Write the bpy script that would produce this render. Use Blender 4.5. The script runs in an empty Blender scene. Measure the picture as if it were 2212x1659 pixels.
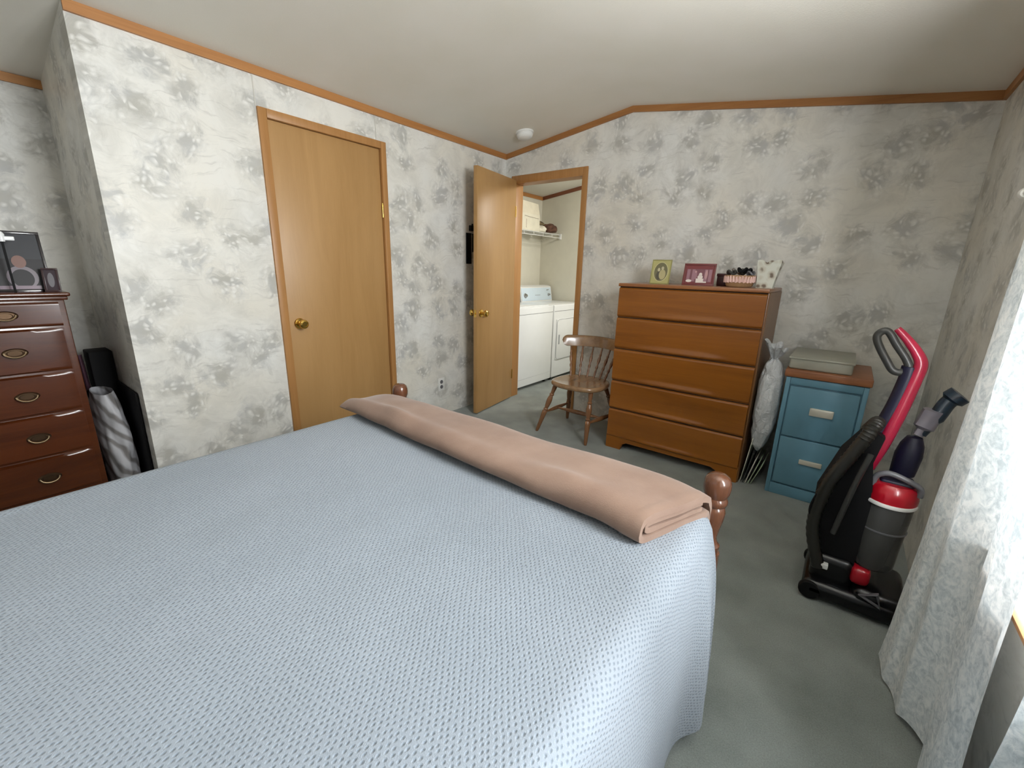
import bpy, bmesh, math, random
from math import sin, cos, pi, sqrt, radians
from mathutils import Vector, Matrix, noise
random.seed(7)
C = bpy.context.scene.collection
V = Vector

# ------------------------------------------------------------------ helpers
def lin(c):
    return tuple(((x/255)/12.92 if x/255 <= .04045 else ((x/255+.055)/1.055)**2.4) for x in c)

class M:
    """collects shapes, in world coordinates, for one mesh"""
    def __init__(s): s.v=[]; s.f=[]; s.m=[]; s.uv=[]
    def add(s, vs, fs, mi=0, T=None, uv=None):
        b=len(s.v)
        for p in vs:
            p=V(p)
            s.v.append(T@p if T is not None else p)
        for i,f in enumerate(fs):
            s.f.append([b+k for k in f]); s.m.append(mi)
            s.uv.append([uv[k] for k in f] if uv else None)
        return s
    def box(s,x0,x1,y0,y1,z0,z1,b=0,mi=0,T=None,seg=2):
        if b<=0:
            vs=[(x,y,z) for x in (x0,x1) for y in (y0,y1) for z in (z0,z1)]
            fs=[(0,1,3,2),(4,6,7,5),(0,4,5,1),(2,3,7,6),(0,2,6,4),(1,5,7,3)]
            return s.add(vs,fs,mi,T)
        bm=bmesh.new(); bmesh.ops.create_cube(bm,size=1)
        for v in bm.verts:
            v.co=V(((x0+x1)/2+v.co.x*(x1-x0),(y0+y1)/2+v.co.y*(y1-y0),(z0+z1)/2+v.co.z*(z1-z0)))
        b=min(b,.49*min(x1-x0,y1-y0,z1-z0))
        bmesh.ops.bevel(bm,geom=bm.edges[:],offset=b,segments=seg,profile=.5,affect='EDGES')
        bm.verts.index_update()
        s.add([v.co.copy() for v in bm.verts],[[v.index for v in f.verts] for f in bm.faces],mi,T)
        bm.free(); return s
    def prism(s,poly,axis,a0,a1,mi=0,T=None):
        """poly: list of 2D points in the two other axes (in xyz order)"""
        def P(u,w,a): return {'x':(a,u,w),'y':(u,a,w),'z':(u,w,a)}[axis]
        n=len(poly)
        vs=[P(u,w,a0) for u,w in poly]+[P(u,w,a1) for u,w in poly]
        fs=[list(range(n))[::-1],list(range(n,2*n))]+[(i,(i+1)%n,n+(i+1)%n,n+i) for i in range(n)]
        return s.add(vs,fs,mi,T)
    def lathe(s,prof,c=(0,0,0),ax=(0,0,1),seg=24,mi=0,sc=(1,1)):
        ax=V(ax).normalized(); a=ax.orthogonal().normalized(); b=ax.cross(a)
        if abs(ax.z)>.99: a=V((1,0,0)); b=V((0,1,0))*(1 if ax.z>0 else -1)
        c=V(c); vs=[];fs=[];n=len(prof)
        for r,z in prof:
            for k in range(seg):
                t=2*pi*k/seg
                vs.append(c+ax*z+a*(r*cos(t)*sc[0])+b*(r*sin(t)*sc[1]))
        for i in range(n-1):
            for k in range(seg):
                k2=(k+1)%seg
                fs.append((i*seg+k,i*seg+k2,(i+1)*seg+k2,(i+1)*seg+k))
        if prof[0][0]>1e-5: fs.append(list(range(seg))[::-1])
        if prof[-1][0]>1e-5: fs.append([(n-1)*seg+k for k in range(seg)])
        return s.add(vs,fs,mi)
    def tube(s,pts,rad,seg=10,closed=False,mi=0,flat=1.0,up=None):
        pts=[V(p) for p in pts]; n=len(pts)
        if not isinstance(rad,(list,tuple)): rad=[rad]*n
        vs=[];fs=[];prev=None
        for i,p in enumerate(pts):
            if closed: d=pts[(i+1)%n]-pts[i-1]
            else: d=pts[min(i+1,n-1)]-pts[max(i-1,0)]
            d.normalize()
            if up is not None: a=V(up)-d*V(up).dot(d)
            elif prev is None: a=d.orthogonal()
            else: a=prev-d*prev.dot(d)
            a.normalize(); prev=a; b=d.cross(a)
            for k in range(seg):
                t=2*pi*k/seg
                vs.append(p+a*(rad[i]*cos(t))+b*(rad[i]*sin(t)*flat))
        m=n if closed else n-1
        for i in range(m):
            j=(i+1)%n
            for k in range(seg):
                k2=(k+1)%seg
                fs.append((i*seg+k,i*seg+k2,j*seg+k2,j*seg+k))
        if not closed: fs.append(list(range(seg))[::-1]); fs.append([(n-1)*seg+k for k in range(seg)])
        return s.add(vs,fs,mi)
    def grid(s,fn,nu,nv,mi=0,uvf=None,cu=False,cv=False):
        vs=[];uv=[]
        for i in range(nu):
            for j in range(nv):
                u=i/(nu if cu else nu-1); v=j/(nv if cv else nv-1)
                vs.append(fn(u,v)); uv.append(uvf(u,v) if uvf else (u,v))
        fs=[]
        for i in range(nu if cu else nu-1):
            for j in range(nv if cv else nv-1):
                i2=(i+1)%nu; j2=(j+1)%nv
                fs.append((i*nv+j,i2*nv+j,i2*nv+j2,i*nv+j2))
        return s.add(vs,fs,mi,None,uv if uvf else None)
    def obj(s,name,mats,parent=None,loc=None,angle=38,flip=True):
        base=ROOT.get(parent.name,V((0,0,0))) if parent is not None else V(loc or (0,0,0))
        me=bpy.data.meshes.new(name)
        me.from_pydata([tuple(p-base) for p in s.v],[],s.f)
        if not isinstance(mats,(list,tuple)): mats=[mats]
        for m in mats: me.materials.append(m)
        for p,mi in zip(me.polygons,s.m): p.material_index=mi
        if any(u is not None for u in s.uv):
            L=me.uv_layers.new(name='UVMap')
            for p,u in zip(me.polygons,s.uv):
                if u is None: continue
                for li,q in zip(p.loop_indices,u): L.data[li].uv=q
        if flip:
            bm=bmesh.new(); bm.from_mesh(me); bmesh.ops.recalc_face_normals(bm,faces=bm.faces[:]); bm.to_mesh(me); bm.free()
        me.polygons.foreach_set('use_smooth',[True]*len(me.polygons))
        me.set_sharp_from_angle(angle=radians(angle))
        me.update()
        o=bpy.data.objects.new(name,me); C.objects.link(o)
        if parent is not None: o.parent=parent; ROOT[o.name]=base
        else: o.location=base; ROOT[o.name]=base
        return o
ROOT={}
def tag(o,label,cat,group=None):
    o['label']=label; o['category']=cat
    if group: o['group']=group
    return o
def thing(name,label,cat,loc,group=None):
    o=bpy.data.objects.new(name,None); o.empty_display_size=.05; C.objects.link(o)
    o.location=loc; ROOT[o.name]=V(loc)
    return tag(o,label,cat,group)
def struct(o,label=None):
    o['kind']='structure'
    if label: o['label']=label
    return o
def structE(name,loc,label=None):
    o=bpy.data.objects.new(name,None); o.empty_display_size=.05; C.objects.link(o); o.location=loc; ROOT[o.name]=V(loc)
    return struct(o,label)

# ------------------------------------------------------------------ materials
class N:
    def __init__(s,name):
        s.m=bpy.data.materials.new(name); s.m.use_nodes=True
        s.t=s.m.node_tree; s.n=s.t.nodes; s.l=s.t.links
        s.b=s.n['Principled BSDF']
    def node(s,ty,**k):
        n=s.n.new(ty)
        for a,v in k.items():
            if a in n.inputs and not hasattr(n,a): n.inputs[a].default_value=v
            else: setattr(n,a,v)
        return n
    def set(s,n,key,val):
        if isinstance(val,bpy.types.NodeSocket): s.l.new(val,n.inputs[key])
        else: n.inputs[key].default_value=val
    def B(s,**k):
        for a,v in k.items():
            s.set(s.b,a.replace('_',' '),v)
    def coord(s,kind='Object'): return s.n.new('ShaderNodeTexCoord').outputs[kind]
    def map(s,vec,scale=(1,1,1),rot=(0,0,0),loc=(0,0,0)):
        n=s.n.new('ShaderNodeMapping'); s.l.new(vec,n.inputs[0])
        n.inputs['Scale'].default_value=scale; n.inputs['Rotation'].default_value=rot; n.inputs['Location'].default_value=loc
        return n.outputs[0]
    def noise(s,vec,scale=5,detail=3,rough=.5,dist=0,out='Fac'):
        n=s.n.new('ShaderNodeTexNoise'); s.l.new(vec,n.inputs['Vector'])
        n.inputs['Scale'].default_value=scale; n.inputs['Detail'].default_value=detail
        n.inputs['Roughness'].default_value=rough; n.inputs['Distortion'].default_value=dist
        return n.outputs[out]
    def math(s,op,a,b=None,c=None,clamp=False):
        n=s.n.new('ShaderNodeMath'); n.operation=op; n.use_clamp=clamp
        s.set(n,0,a)
        if b is not None: s.set(n,1,b)
        if c is not None: s.set(n,2,c)
        return n.outputs[0]
    def ramp(s,fac,stops,interp='LINEAR'):
        n=s.n.new('ShaderNodeValToRGB'); s.l.new(fac,n.inputs[0]); r=n.color_ramp; r.interpolation=interp
        while len(r.elements)<len(stops): r.elements.new(.5)
        for e,(p,c) in zip(r.elements,stops):
            e.position=p; e.color=(*c,1) if len(c)==3 else c
        return n.outputs[0]
    def mix(s,fac,a,b,mode='MIX'):
        n=s.n.new('ShaderNodeMix'); n.data_type='RGBA'; n.blend_type=mode
        s.set(n,0,fac)
        for k,v in ((6,a),(7,b)):
            if isinstance(v,bpy.types.NodeSocket): s.l.new(v,n.inputs[k])
            else: n.inputs[k].default_value=(*v,1) if len(v)==3 else v
        return n.outputs[2]
    def bump(s,h,strength=.3,dist=.002,normal=None):
        n=s.n.new('ShaderNodeBump'); s.l.new(h,n.inputs['Height']); n.inputs['Strength'].default_value=strength; n.inputs['Distance'].default_value=dist
        if normal is not None: s.l.new(normal,n.inputs['Normal'])
        s.l.new(n.outputs[0],s.b.inputs['Normal']); return n.outputs[0]

def plain(name,c,rough=.5,metal=0,var=.06,scale=12,coat=0,spec=None,bump=0,bscale=200,**k):
    n=N(name); v=n.coord(); f=n.noise(v,scale,3)
    c=lin(c); lo=tuple(x*(1-var) for x in c); hi=tuple(min(1,x*(1+var)) for x in c)
    n.B(Base_Color=n.ramp(f,[(.3,lo),(.7,hi)]),Roughness=rough,Metallic=metal)
    if coat: n.B(Coat_Weight=coat,Coat_Roughness=.12)
    if spec is not None: n.b.inputs['Specular IOR Level'].default_value=spec
    if bump: n.bump(n.noise(v,bscale,2),bump,.002)
    for a,x in k.items(): n.set(n.b,a.replace('_',' '),x)
    return n.m

def wood(name,c1,c2,axis='z',rough=.4,scale=1.0,coat=0,streak=14,blotch=.25,spec=.5):
    n=N(name); v=n.coord()
    sc={'x':(1.2,streak*2,streak*2),'y':(streak*2,1.2,streak*2),'z':(streak*2,streak*2,1.2)}[axis]
    g=n.noise(n.map(v,tuple(x*scale for x in sc)),1.0,5,.6,.6)
    sc2={'x':(6,300,300),'y':(300,6,300),'z':(300,300,6)}[axis]
    fine=n.noise(n.map(v,sc2),1.0,2,.5)
    bl=n.noise(n.map(v,tuple(x*.12 for x in sc)),1.0,2)
    f=n.math('ADD',n.math('MULTIPLY',g,.6),n.math('MULTIPLY',fine,.2))
    f=n.math('ADD',f,n.math('MULTIPLY',bl,blotch))
    n.B(Base_Color=n.ramp(f,[(.35,lin(c1)),(.68,lin(c2))]),Roughness=rough)
    n.b.inputs['Specular IOR Level'].default_value=spec
    if coat: n.B(Coat_Weight=coat,Coat_Roughness=.15)
    n.bump(fine,.06,.001)
    return n.m

def wallpaper(name,axis):
    n=N(name); v=n.coord()
    sep=n.node('ShaderNodeSeparateXYZ'); n.l.new(v,sep.inputs[0])
    cmb=n.node('ShaderNodeCombineXYZ')
    n.l.new(sep.outputs['Y' if axis=='yz' else 'X'],cmb.inputs[0]); n.l.new(sep.outputs['Z'],cmb.inputs[1])
    p=cmb.outputs[0]
    # warped coordinates
    w=n.noise(p,5,3,.5,out='Color')
    add=n.node('ShaderNodeVectorMath',operation='MULTIPLY_ADD'); n.l.new(w,add.inputs[0]); add.inputs[1].default_value=(.16,.16,0); n.l.new(p,add.inputs[2])
    q=add.outputs[0]
    def vor(vec,scale,rnd=1.0):
        o=n.node('ShaderNodeTexVoronoi',voronoi_dimensions='2D'); n.l.new(vec,o.inputs['Vector']); o.inputs['Scale'].default_value=scale; o.inputs['Randomness'].default_value=rnd
        return o
    big=vor(q,4.6,.85)
    cl=n.math('SUBTRACT',1.0,n.math('MULTIPLY',big.outputs['Distance'],1.75),clamp=True)
    small=vor(q,17,1.0)
    pet=n.math('SUBTRACT',1.0,n.math('MULTIPLY',small.outputs['Distance'],1.35),clamp=True)
    fine=n.noise(q,30,5,.68,1.2)
    med=n.noise(p,8,5,.62,.8)
    a=n.math('MULTIPLY',cl,n.math('ADD',n.math('MULTIPLY',pet,.55),n.math('MULTIPLY',med,.95)))
    a=n.math('ADD',a,n.math('MULTIPLY',n.math('SUBTRACT',fine,.5),.85))
    mask=n.ramp(a,[(.12,(0,0,0)),(.36,(.40,.40,.40)),(.54,(.88,.88,.88)),(.72,(1,1,1))])
    tiny=vor(q,38,1.0)
    sepc=n.node('ShaderNodeSeparateColor'); n.l.new(tiny.outputs['Color'],sepc.inputs[0])
    hl=n.math('MULTIPLY',n.math('GREATER_THAN',sepc.outputs[0],.66),n.math('SUBTRACT',1.0,n.math('MULTIPLY',tiny.outputs['Distance'],1.9),clamp=True))
    hl=n.math('MULTIPLY',hl,n.math('MULTIPLY',cl,1.6,clamp=True))
    st=n.noise(n.map(q,(5,60,1)),1.0,4,.6)
    stk=n.math('MULTIPLY',n.ramp(st,[(.56,(0,0,0)),(.66,(1,1,1))]),n.ramp(med,[(.42,(0,0,0)),(.55,(1,1,1))]))
    tone=n.noise(p,2.2,2)
    base=n.ramp(tone,[(.35,lin((222,218,207))),(.65,lin((226,226,222)))])
    grey=n.ramp(n.noise(p,7,3),[(.35,lin((172,170,161))),(.65,lin((179,180,179)))])
    col=n.mix(n.math('MULTIPLY',mask,.92),base,grey)
    col=n.mix(n.math('MULTIPLY',n.ramp(n.noise(q,5.5,6,.7,.6),[(.42,(0,0,0)),(.66,(1,1,1))]),.45),col,lin((186,184,176)))
    col=n.mix(n.math('MULTIPLY',stk,.38),col,lin((176,173,166)))
    col=n.mix(n.math('MULTIPLY',hl,.8),col,lin((236,235,230)))
    n.B(Base_Color=col,Roughness=.42)
    n.b.inputs['Specular IOR Level'].default_value=.35
    n.bump(n.noise(p,420,2),.08,.001)
    return n.m

MAT={}
MAT['wallA']=wallpaper('wallpaper_yz','yz')
MAT['wallB']=wallpaper('wallpaper_xz','xz')
def m_ceiling():
    n=N('ceiling_paint'); v=n.coord(); f=n.noise(v,3,2)
    n.B(Base_Color=n.ramp(f,[(.3,lin((228,224,212))),(.7,lin((232,228,218)))]),Roughness=.85)
    n.bump(n.noise(v,160,3,.6),.22,.003); return n.m
MAT['ceil']=m_ceiling()
MAT['laundry']=plain('laundry_paint',(214,210,194),.7,var=.02)
def m_carpet():
    n=N('grey_carpet'); v=n.coord()
    f=n.noise(v,260,4,.7); g=n.noise(v,5,3,.5); k=n.math('ADD',n.math('MULTIPLY',f,.6),n.math('MULTIPLY',g,.4))
    n.B(Base_Color=n.ramp(k,[(.36,lin((112,119,114))),(.64,lin((152,159,154)))]),Roughness=.95)
    n.b.inputs['Specular IOR Level'].default_value=.1; n.B(Sheen_Weight=.3)
    n.bump(f,.7,.006); return n.m
MAT['carpet']=m_carpet()
MAT['trim']=wood('oak_trim',(158,104,54),(186,132,76),'y',.45)
MAT['trimx']=wood('oak_trim_x',(146,96,50),(176,124,70),'x',.45)
MAT['trimd']=wood('dark_trim',(112,66,44),(136,84,56),'x',.45)
MAT['casing']=wood('oak_casing',(160,113,62),(178,130,78),'z',.42)
MAT['door']=wood('oak_door',(160,121,72),(177,138,88),'z',.40,streak=5,blotch=.4)
MAT['brass']=plain('brass',(224,186,100),.18,1)
MAT['chest']=wood('maple_chest',(118,66,13),(150,90,26),'x',.30,streak=6,blotch=.4,coat=.25)
MAT['chestside']=wood('maple_side',(118,84,54),(138,100,66),'z',.4)
MAT['mahog']=wood('mahogany',(54,24,10),(86,42,18),'y',.25,streak=7,blotch=.4,coat=.45)
MAT['chair']=wood('chair_wood',(118,88,58),(160,126,92),'y',.25,streak=8,coat=.5)
MAT['chairleg']=wood('chair_leg_wood',(104,66,40),(140,98,66),'z',.22,streak=8,coat=.5)
MAT['post']=wood('pine_post',(74,42,26),(112,72,50),'z',.20,streak=10,coat=.6)
MAT['black']=plain('black',(12,12,14),.7,spec=.25)
MAT['blackglass']=plain('black_plastic',(12,13,16),.25)
MAT['white']=plain('white_enamel',(236,238,238),.25,var=.01,coat=.3)
MAT['whitep']=plain('white_plastic',(226,226,222),.4,var=.01)
MAT['console']=plain('console_grey',(205,220,230),.3,var=.02)
MAT['chrome']=plain('chrome',(180,180,180),.2,1)
MAT['seam']=plain('dark_gap',(52,34,20),.8)
MAT['gap']=plain('shadow_gap',(60,60,60),.8)
MAT['blue']=plain('blue_steel',(98,142,162),.42,var=.05,scale=4)
MAT['bluel']=plain('blue_steel_frame',(92,134,154),.42,var=.05,scale=4)
MAT['label']=plain('aluminium_pull',(214,210,196),.35,.3)
MAT['woodtop']=wood('cabinet_top_wood',(126,78,48),(168,112,74),'x',.45)
MAT['pewter']=plain('antique_brass',(190,168,138),.25,1)
MAT['pewterd']=plain('antique_brass_dark',(96,76,58),.35,.9)
MAT['red']=plain('red_plastic',(158,8,28),.28,coat=.4)
MAT['crimson']=plain('crimson_plastic',(150,22,52),.25,coat=.4)
MAT['navy']=plain('navy_plastic',(16,16,42),.45)
MAT['dgrey']=plain('dark_grey_plastic',(58,58,56),.35)
MAT['mgrey']=plain('mid_grey_plastic',(98,98,102),.35)
MAT['brown']=plain('dark_brown',(70,30,24),.6)
MAT['paper']=plain('paper',(226,222,206),.7)
MAT['paperg']=plain('green_folder',(170,186,158),.7)
MAT['clearbox']=plain('frosted_panel',(160,160,147),.4)
def m_blanket():
    n=N('tan_fleece'); v=n.coord(); f=n.noise(v,7,4,.6); g=n.noise(v,260,3,.6)
    n.B(Base_Color=n.ramp(f,[(.3,lin((140,115,101))),(.7,lin((155,130,115)))]),Roughness=.9,Sheen_Weight=.25,Sheen_Roughness=.4)
    n.b.inputs['Specular IOR Level'].default_value=.15
    n.bump(n.math('ADD',g,n.math('MULTIPLY',f,.6)),.22,.003); return n.m
MAT['blanket']=m_blanket()
def m_knit():
    n=N('blue_thermal_knit'); uv=n.coord('UV')
    w=n.noise(uv,9,2,.5,out='Color')
    ad=n.node('ShaderNodeVectorMath',operation='MULTIPLY_ADD'); n.l.new(w,ad.inputs[0]); ad.inputs[1].default_value=(.012,.012,0); n.l.new(uv,ad.inputs[2])
    r=n.map(ad.outputs[0],(1.25,.82,1),(0,0,radians(38)))
    vo=n.node('ShaderNodeTexVoronoi',voronoi_dimensions='2D'); n.l.new(r,vo.inputs['Vector']); vo.inputs['Scale'].default_value=104; vo.inputs['Randomness'].default_value=.24
    d=vo.outputs['Distance']
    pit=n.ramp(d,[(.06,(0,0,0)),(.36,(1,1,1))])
    thr=n.noise(n.map(r,(1,3.2,1)),330,3,.6)
    h=n.math('ADD',pit,n.math('MULTIPLY',thr,.55))
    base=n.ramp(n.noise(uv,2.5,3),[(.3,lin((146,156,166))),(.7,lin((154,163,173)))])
    col=n.mix(pit,lin((126,138,150)),base)  # pits painted darker: shade of the dents put into the colour
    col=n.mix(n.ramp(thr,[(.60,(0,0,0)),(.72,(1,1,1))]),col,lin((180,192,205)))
    n.B(Base_Color=col,Roughness=.85,Sheen_Weight=.2)
    n.b.inputs['Specular IOR Level'].default_value=.2
    n.bump(h,.55,.0045); return n.m
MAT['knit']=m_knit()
def m_curtain():
    n=N('lace_brocade'); v=n.coord()
    q=n.map(v,(1,1,.8))
    a=n.noise(q,34,5,.62,1.6); b=n.noise(q,95,3,.6,.8)
    f=n.math('ADD',n.math('MULTIPLY',a,.7),n.math('MULTIPLY',b,.3))
    col=n.ramp(f,[(.38,lin((190,200,204))),(.50,lin((220,227,229))),(.60,lin((238,242,242)))])
    tr=n.node('ShaderNodeBsdfTranslucent'); n.l.new(col,tr.inputs[0])
    n.B(Base_Color=col,Roughness=.8); n.bump(f,.5,.006)
    mx=n.node('ShaderNodeMixShader'); mx.inputs[0].default_value=.065
    n.l.new(n.b.outputs[0],mx.inputs[1]); n.l.new(tr.outputs[0],mx.inputs[2])
    n.l.new(mx.outputs[0],n.n['Material Output'].inputs[0]); return n.m
MAT['curtain']=m_curtain()
def m_plasticbag():
    n=N('white_plastic_bag'); v=n.coord(); f=n.noise(v,14,4,.6,1.0)
    n.B(Base_Color=n.ramp(f,[(.3,lin((186,190,192))),(.7,lin((216,218,220)))]),Roughness=.35)
    n.bump(n.noise(v,20,4,.6,1.5),.7,.02); return n.m
MAT['bag']=m_plasticbag()
def m_stripe():
    n=N('striped_fabric'); v=n.coord(); w=n.noise(v,5,2,.5)
    sp=n.node('ShaderNodeSeparateXYZ'); n.l.new(v,sp.inputs[0])
    t=n.math('ADD',n.math('ADD',n.math('MULTIPLY',sp.outputs[1],34),n.math('MULTIPLY',sp.outputs[2],20)),n.math('MULTIPLY',w,4.5))
    s=n.math('SINE',n.math('MULTIPLY',t,3.1))
    n.B(Base_Color=n.ramp(n.math('MULTIPLY_ADD',s,.5,.5),[(.10,lin((122,119,118))),(.60,lin((180,180,184)))]),Roughness=.9); return n.m
MAT['stripe']=m_stripe()
def m_glass():
    n=N('window_glass'); n.B(Base_Color=(1,1,1,1),Roughness=0,IOR=1.45,Transmission_Weight=1)
    tr=n.node('ShaderNodeBsdfTransparent'); mx=n.node('ShaderNodeMixShader'); mx.inputs[0].default_value=.92
    gl=n.node('ShaderNodeBsdfGlossy'); gl.inputs['Roughness'].default_value=.02
    n.l.new(gl.outputs[0],mx.inputs[1]); n.l.new(tr.outputs[0],mx.inputs[2]); n.l.new(mx.outputs[0],n.n['Material Output'].inputs[0]); return n.m
MAT['glass']=m_glass()
def m_cup():
    n=N('smoky_clear_plastic'); n.B(Base_Color=(*lin((92,92,90)),1),Roughness=.15,Transmission_Weight=.45,IOR=1.3); return n.m
MAT['cup']=m_cup()
def m_floral():
    n=N('floral_print'); v=n.coord()
    vo=n.node('ShaderNodeTexVoronoi'); n.l.new(v,vo.inputs['Vector']); vo.inputs['Scale'].default_value=26
    f=n.math('ADD',vo.outputs['Distance'],n.math('MULTIPLY',n.noise(v,40,3),.5))
    n.B(Base_Color=n.ramp(f,[(.46,lin((120,106,92))),(.62,lin((196,192,176))),(.9,lin((214,216,204)))]),Roughness=.3); return n.m
MAT['floral']=m_floral()
def m_weave():
    n=N('wicker'); v=n.coord()
    w=n.node('ShaderNodeTexWave'); n.l.new(n.map(v,(60,60,60)),w.inputs['Vector']); w.inputs['Scale'].default_value=2; w.inputs['Distortion'].default_value=3
    n.B(Base_Color=n.ramp(w.outputs['Fac'],[(.2,lin((146,104,66))),(.8,lin((206,170,126)))]),Roughness=.7); n.bump(w.outputs['Fac'],.5,.003); return n.m
MAT['wicker']=m_weave()

# ------------------------------------------------------------------ dimensions (metres)
HA=2.235; XR=1.177; HR=2.407; XC=3.075; HC=2.128; Y0=-2.80; XL=-.80; YD=-4.25; YL=1.55
SL=(HR-HA)/XR; SR=(HR-HC)/(XC-XR)
def zc(x): return HA+SL*x if x<XR else HR-SR*(x-XR)

# ------------------------------------------------------------------ room shell
m=M().box(-1.0,3.3,YD-.15,YL+.15,-.08,0); struct(m.obj('floor',MAT['carpet']))
m=M().prism([(-1.0,zc(-1.0)),(XR,HR),(3.25,zc(3.25)),(3.25,zc(3.25)+.08),(XR,HR+.08),(-1.0,zc(-1.0)+.08)],'y',YD-.12,YL+.12); struct(m.obj('ceiling',MAT['ceil']))
def wallx(m,x0,x1,y0,y1,z0=0,top=None):
    m.prism([(x0,z0),(x1,z0),(x1,top or zc(x1)),(x0,top or zc(x0))],'y',y0,y1)
# wall A (left wall, closet door in it)
m=M(); wallx(m,-.1,0,Y0,-2.07); wallx(m,-.1,0,-1.335,0); wallx(m,-.1,0,-2.07,-1.335,2.01)
struct(m.obj('wall_left',MAT['wallA']))
# return of the wall and recess wall
m=M(); wallx(m,XL,-.1,Y0,Y0+.1); struct(m.obj('wall_return',MAT['wallB']))
m=M(); wallx(m,XL-.1,XL,YD,Y0+.1); struct(m.obj('wall_recess',MAT['wallA']))
# wall B (far wall)
m=M()
m.prism([(-.1,0),(.105,0),(.105,zc(.105)),(-.1,zc(-.1))],'y',0,.1)
m.prism([(.105,1.995),(.81,1.995),(.81,zc(.81)),(.105,zc(.105))],'y',0,.1)
m.prism([(.81,0),(XC,0),(XC,HC),(XR,HR),(.81,zc(.81))],'y',0,.1)
struct(m.obj('wall_far',MAT['wallB']))
# wall C (right, window)
WY0,WY1,WZ0,WZ1=-2.98,-1.72,.64,1.98
m=M(); wallx(m,XC,XC+.12,YD,WY0,0,HC); wallx(m,XC,XC+.12,WY1,.1,0,HC); wallx(m,XC,XC+.12,WY0,WY1,0,WZ0); wallx(m,XC,XC+.12,WY0,WY1,WZ1,HC)
struct(m.obj('wall_right',MAT['wallA']))
# wall D (behind the viewer), with opening for the added fill window
DX0,DX1,DZ0,DZ1=.9,2.5,.95,1.95
m=M()
m.prism([(XL-.1,0),(DX0,0),(DX0,zc(DX0)),(XL-.1,zc(XL-.1))],'y',YD-.1,YD)
m.prism([(DX0,0),(DX1,0),(DX1,DZ0),(DX0,DZ0)],'y',YD-.1,YD)
m.prism([(DX0,DZ1),(DX1,DZ1),(DX1,zc(DX1)),(XR,HR),(DX0,zc(DX0))],'y',YD-.1,YD)
m.prism([(DX1,0),(XC+.12,0),(XC+.12,zc(XC+.12)),(DX1,zc(DX1))],'y',YD-.1,YD)
struct(m.obj('wall_near',MAT['wallB']))
# laundry walls beyond the doorway
m=M(); wallx(m,-.75,-.65,.1,YL+.1); struct(m.obj('wall_laundry_left',MAT['laundry']))
m=M(); m.prism([(-.65,0),(2.2,0),(2.2,zc(2.2)),(XR,HR),(-.65,zc(-.65))],'y',YL,YL+.1); struct(m.obj('wall_laundry_far',MAT['laundry']))
m=M(); wallx(m,2.2,2.3,.1,YL+.1); struct(m.obj('wall_laundry_right',MAT['laundry']))
m=M(); wallx(m,-.75,-.1,.1,.11); struct(m.obj('wall_laundry_near',MAT['laundry']))

# crown trims
k=0
def trim(poly,axis,a0,a1,mat):
    global k; k+=1
    struct(M().prism(poly,axis,a0,a1).obj('trim_%d'%k,mat))
TH=.040; TD=.014
trim([(0,HA-TH),(TD,HA-TH),(TD,zc(TD)),(0,HA)],'y',Y0,0,MAT['trim'])                         # along wall A
k+=1; struct(M().prism([(0,HA-TH),(XR,HR-TH),(XR,HR),(0,HA)],'y',-TD,0).obj('trim_%d'%k,MAT['trimx']))
k+=1; struct(M().prism([(XR,HR-TH),(XC,HC-TH),(XC,HC),(XR,HR)],'y',-TD,0).obj('trim_%d'%k,MAT['trimx']))
trim([(XC-TD,HC-TH),(XC,HC-TH),(XC,HC),(XC-TD,HC)],'y',YD,-TD,MAT['trim'])
zr=zc(XL)
trim([(XL,zr-TH),(XL+TD,zr-TH),(XL+TD,zr),(XL,zr)],'y',YD,Y0,MAT['trim'])
trim([(-.65,zc(-.65)-TH),(-.65+TD,zc(-.65)-TH),(-.65+TD,zc(-.65)),(-.65,zc(-.65))],'y',.11,YL,MAT['trim'])
k+=1; struct(M().prism([(-.65,zc(-.65)-TH),(XR,HR-TH),(XR,HR),(-.65,zc(-.65))],'y',YL-TD,YL).obj('trim_%d'%k,MAT['trimd']))
k+=1; struct(M().box(-.004,.003,-2.113,-2.108,2.05,HA-TH).box(-.004,.003,-1.372,-1.367,2.052,HA-TH).obj('trim_%d'%k,plain('seam_strip',(200,197,188),.6)))

# ------------------------------------------------------------------ closet door (door_1)
d=structE('door_1',(0,-1.70,0),'closed tan oak slab door with brass knob')
M().box(-.045,-.006,-2.056,-1.346,.012,2.0025,.002).obj('door_leaf',MAT['door'],d)
m=M(); m.box(-.06,.014,-2.107,-2.061,0,2.05,.003); m.box(-.06,.014,-1.341,-1.3015,0,2.05,.003); m.box(-.06,.014,-2.061,-1.341,2.005,2.05,.003)
m.obj('door_frame',MAT['casing'],d)
m=M(); m.box(-.06,-.03,-2.063,-1.339,0,2.006,0); m.obj('door_stop',MAT['seam'],d)
def knob(parent,c,ax,name='door_knob'):
    prof=[(0,0),(.032,0),(.033,.004),(.030,.009),(.013,.012),(.011,.028),(.018,.034),(.0265,.044),(.0285,.054),(.026,.063),(.017,.069),(.016,.066),(0,.066)]
    return M().lathe(prof,c,ax,28).obj(name,MAT['brass'],parent)
knob(d,(-.006,-1.994,.893),(1,0,0))
for z in (1.62,.25):
    M().tube([(.004,-1.345,z-.045),(.004,-1.345,z+.045)],.006,10).obj('hinge',MAT['brass'],d)

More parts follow.
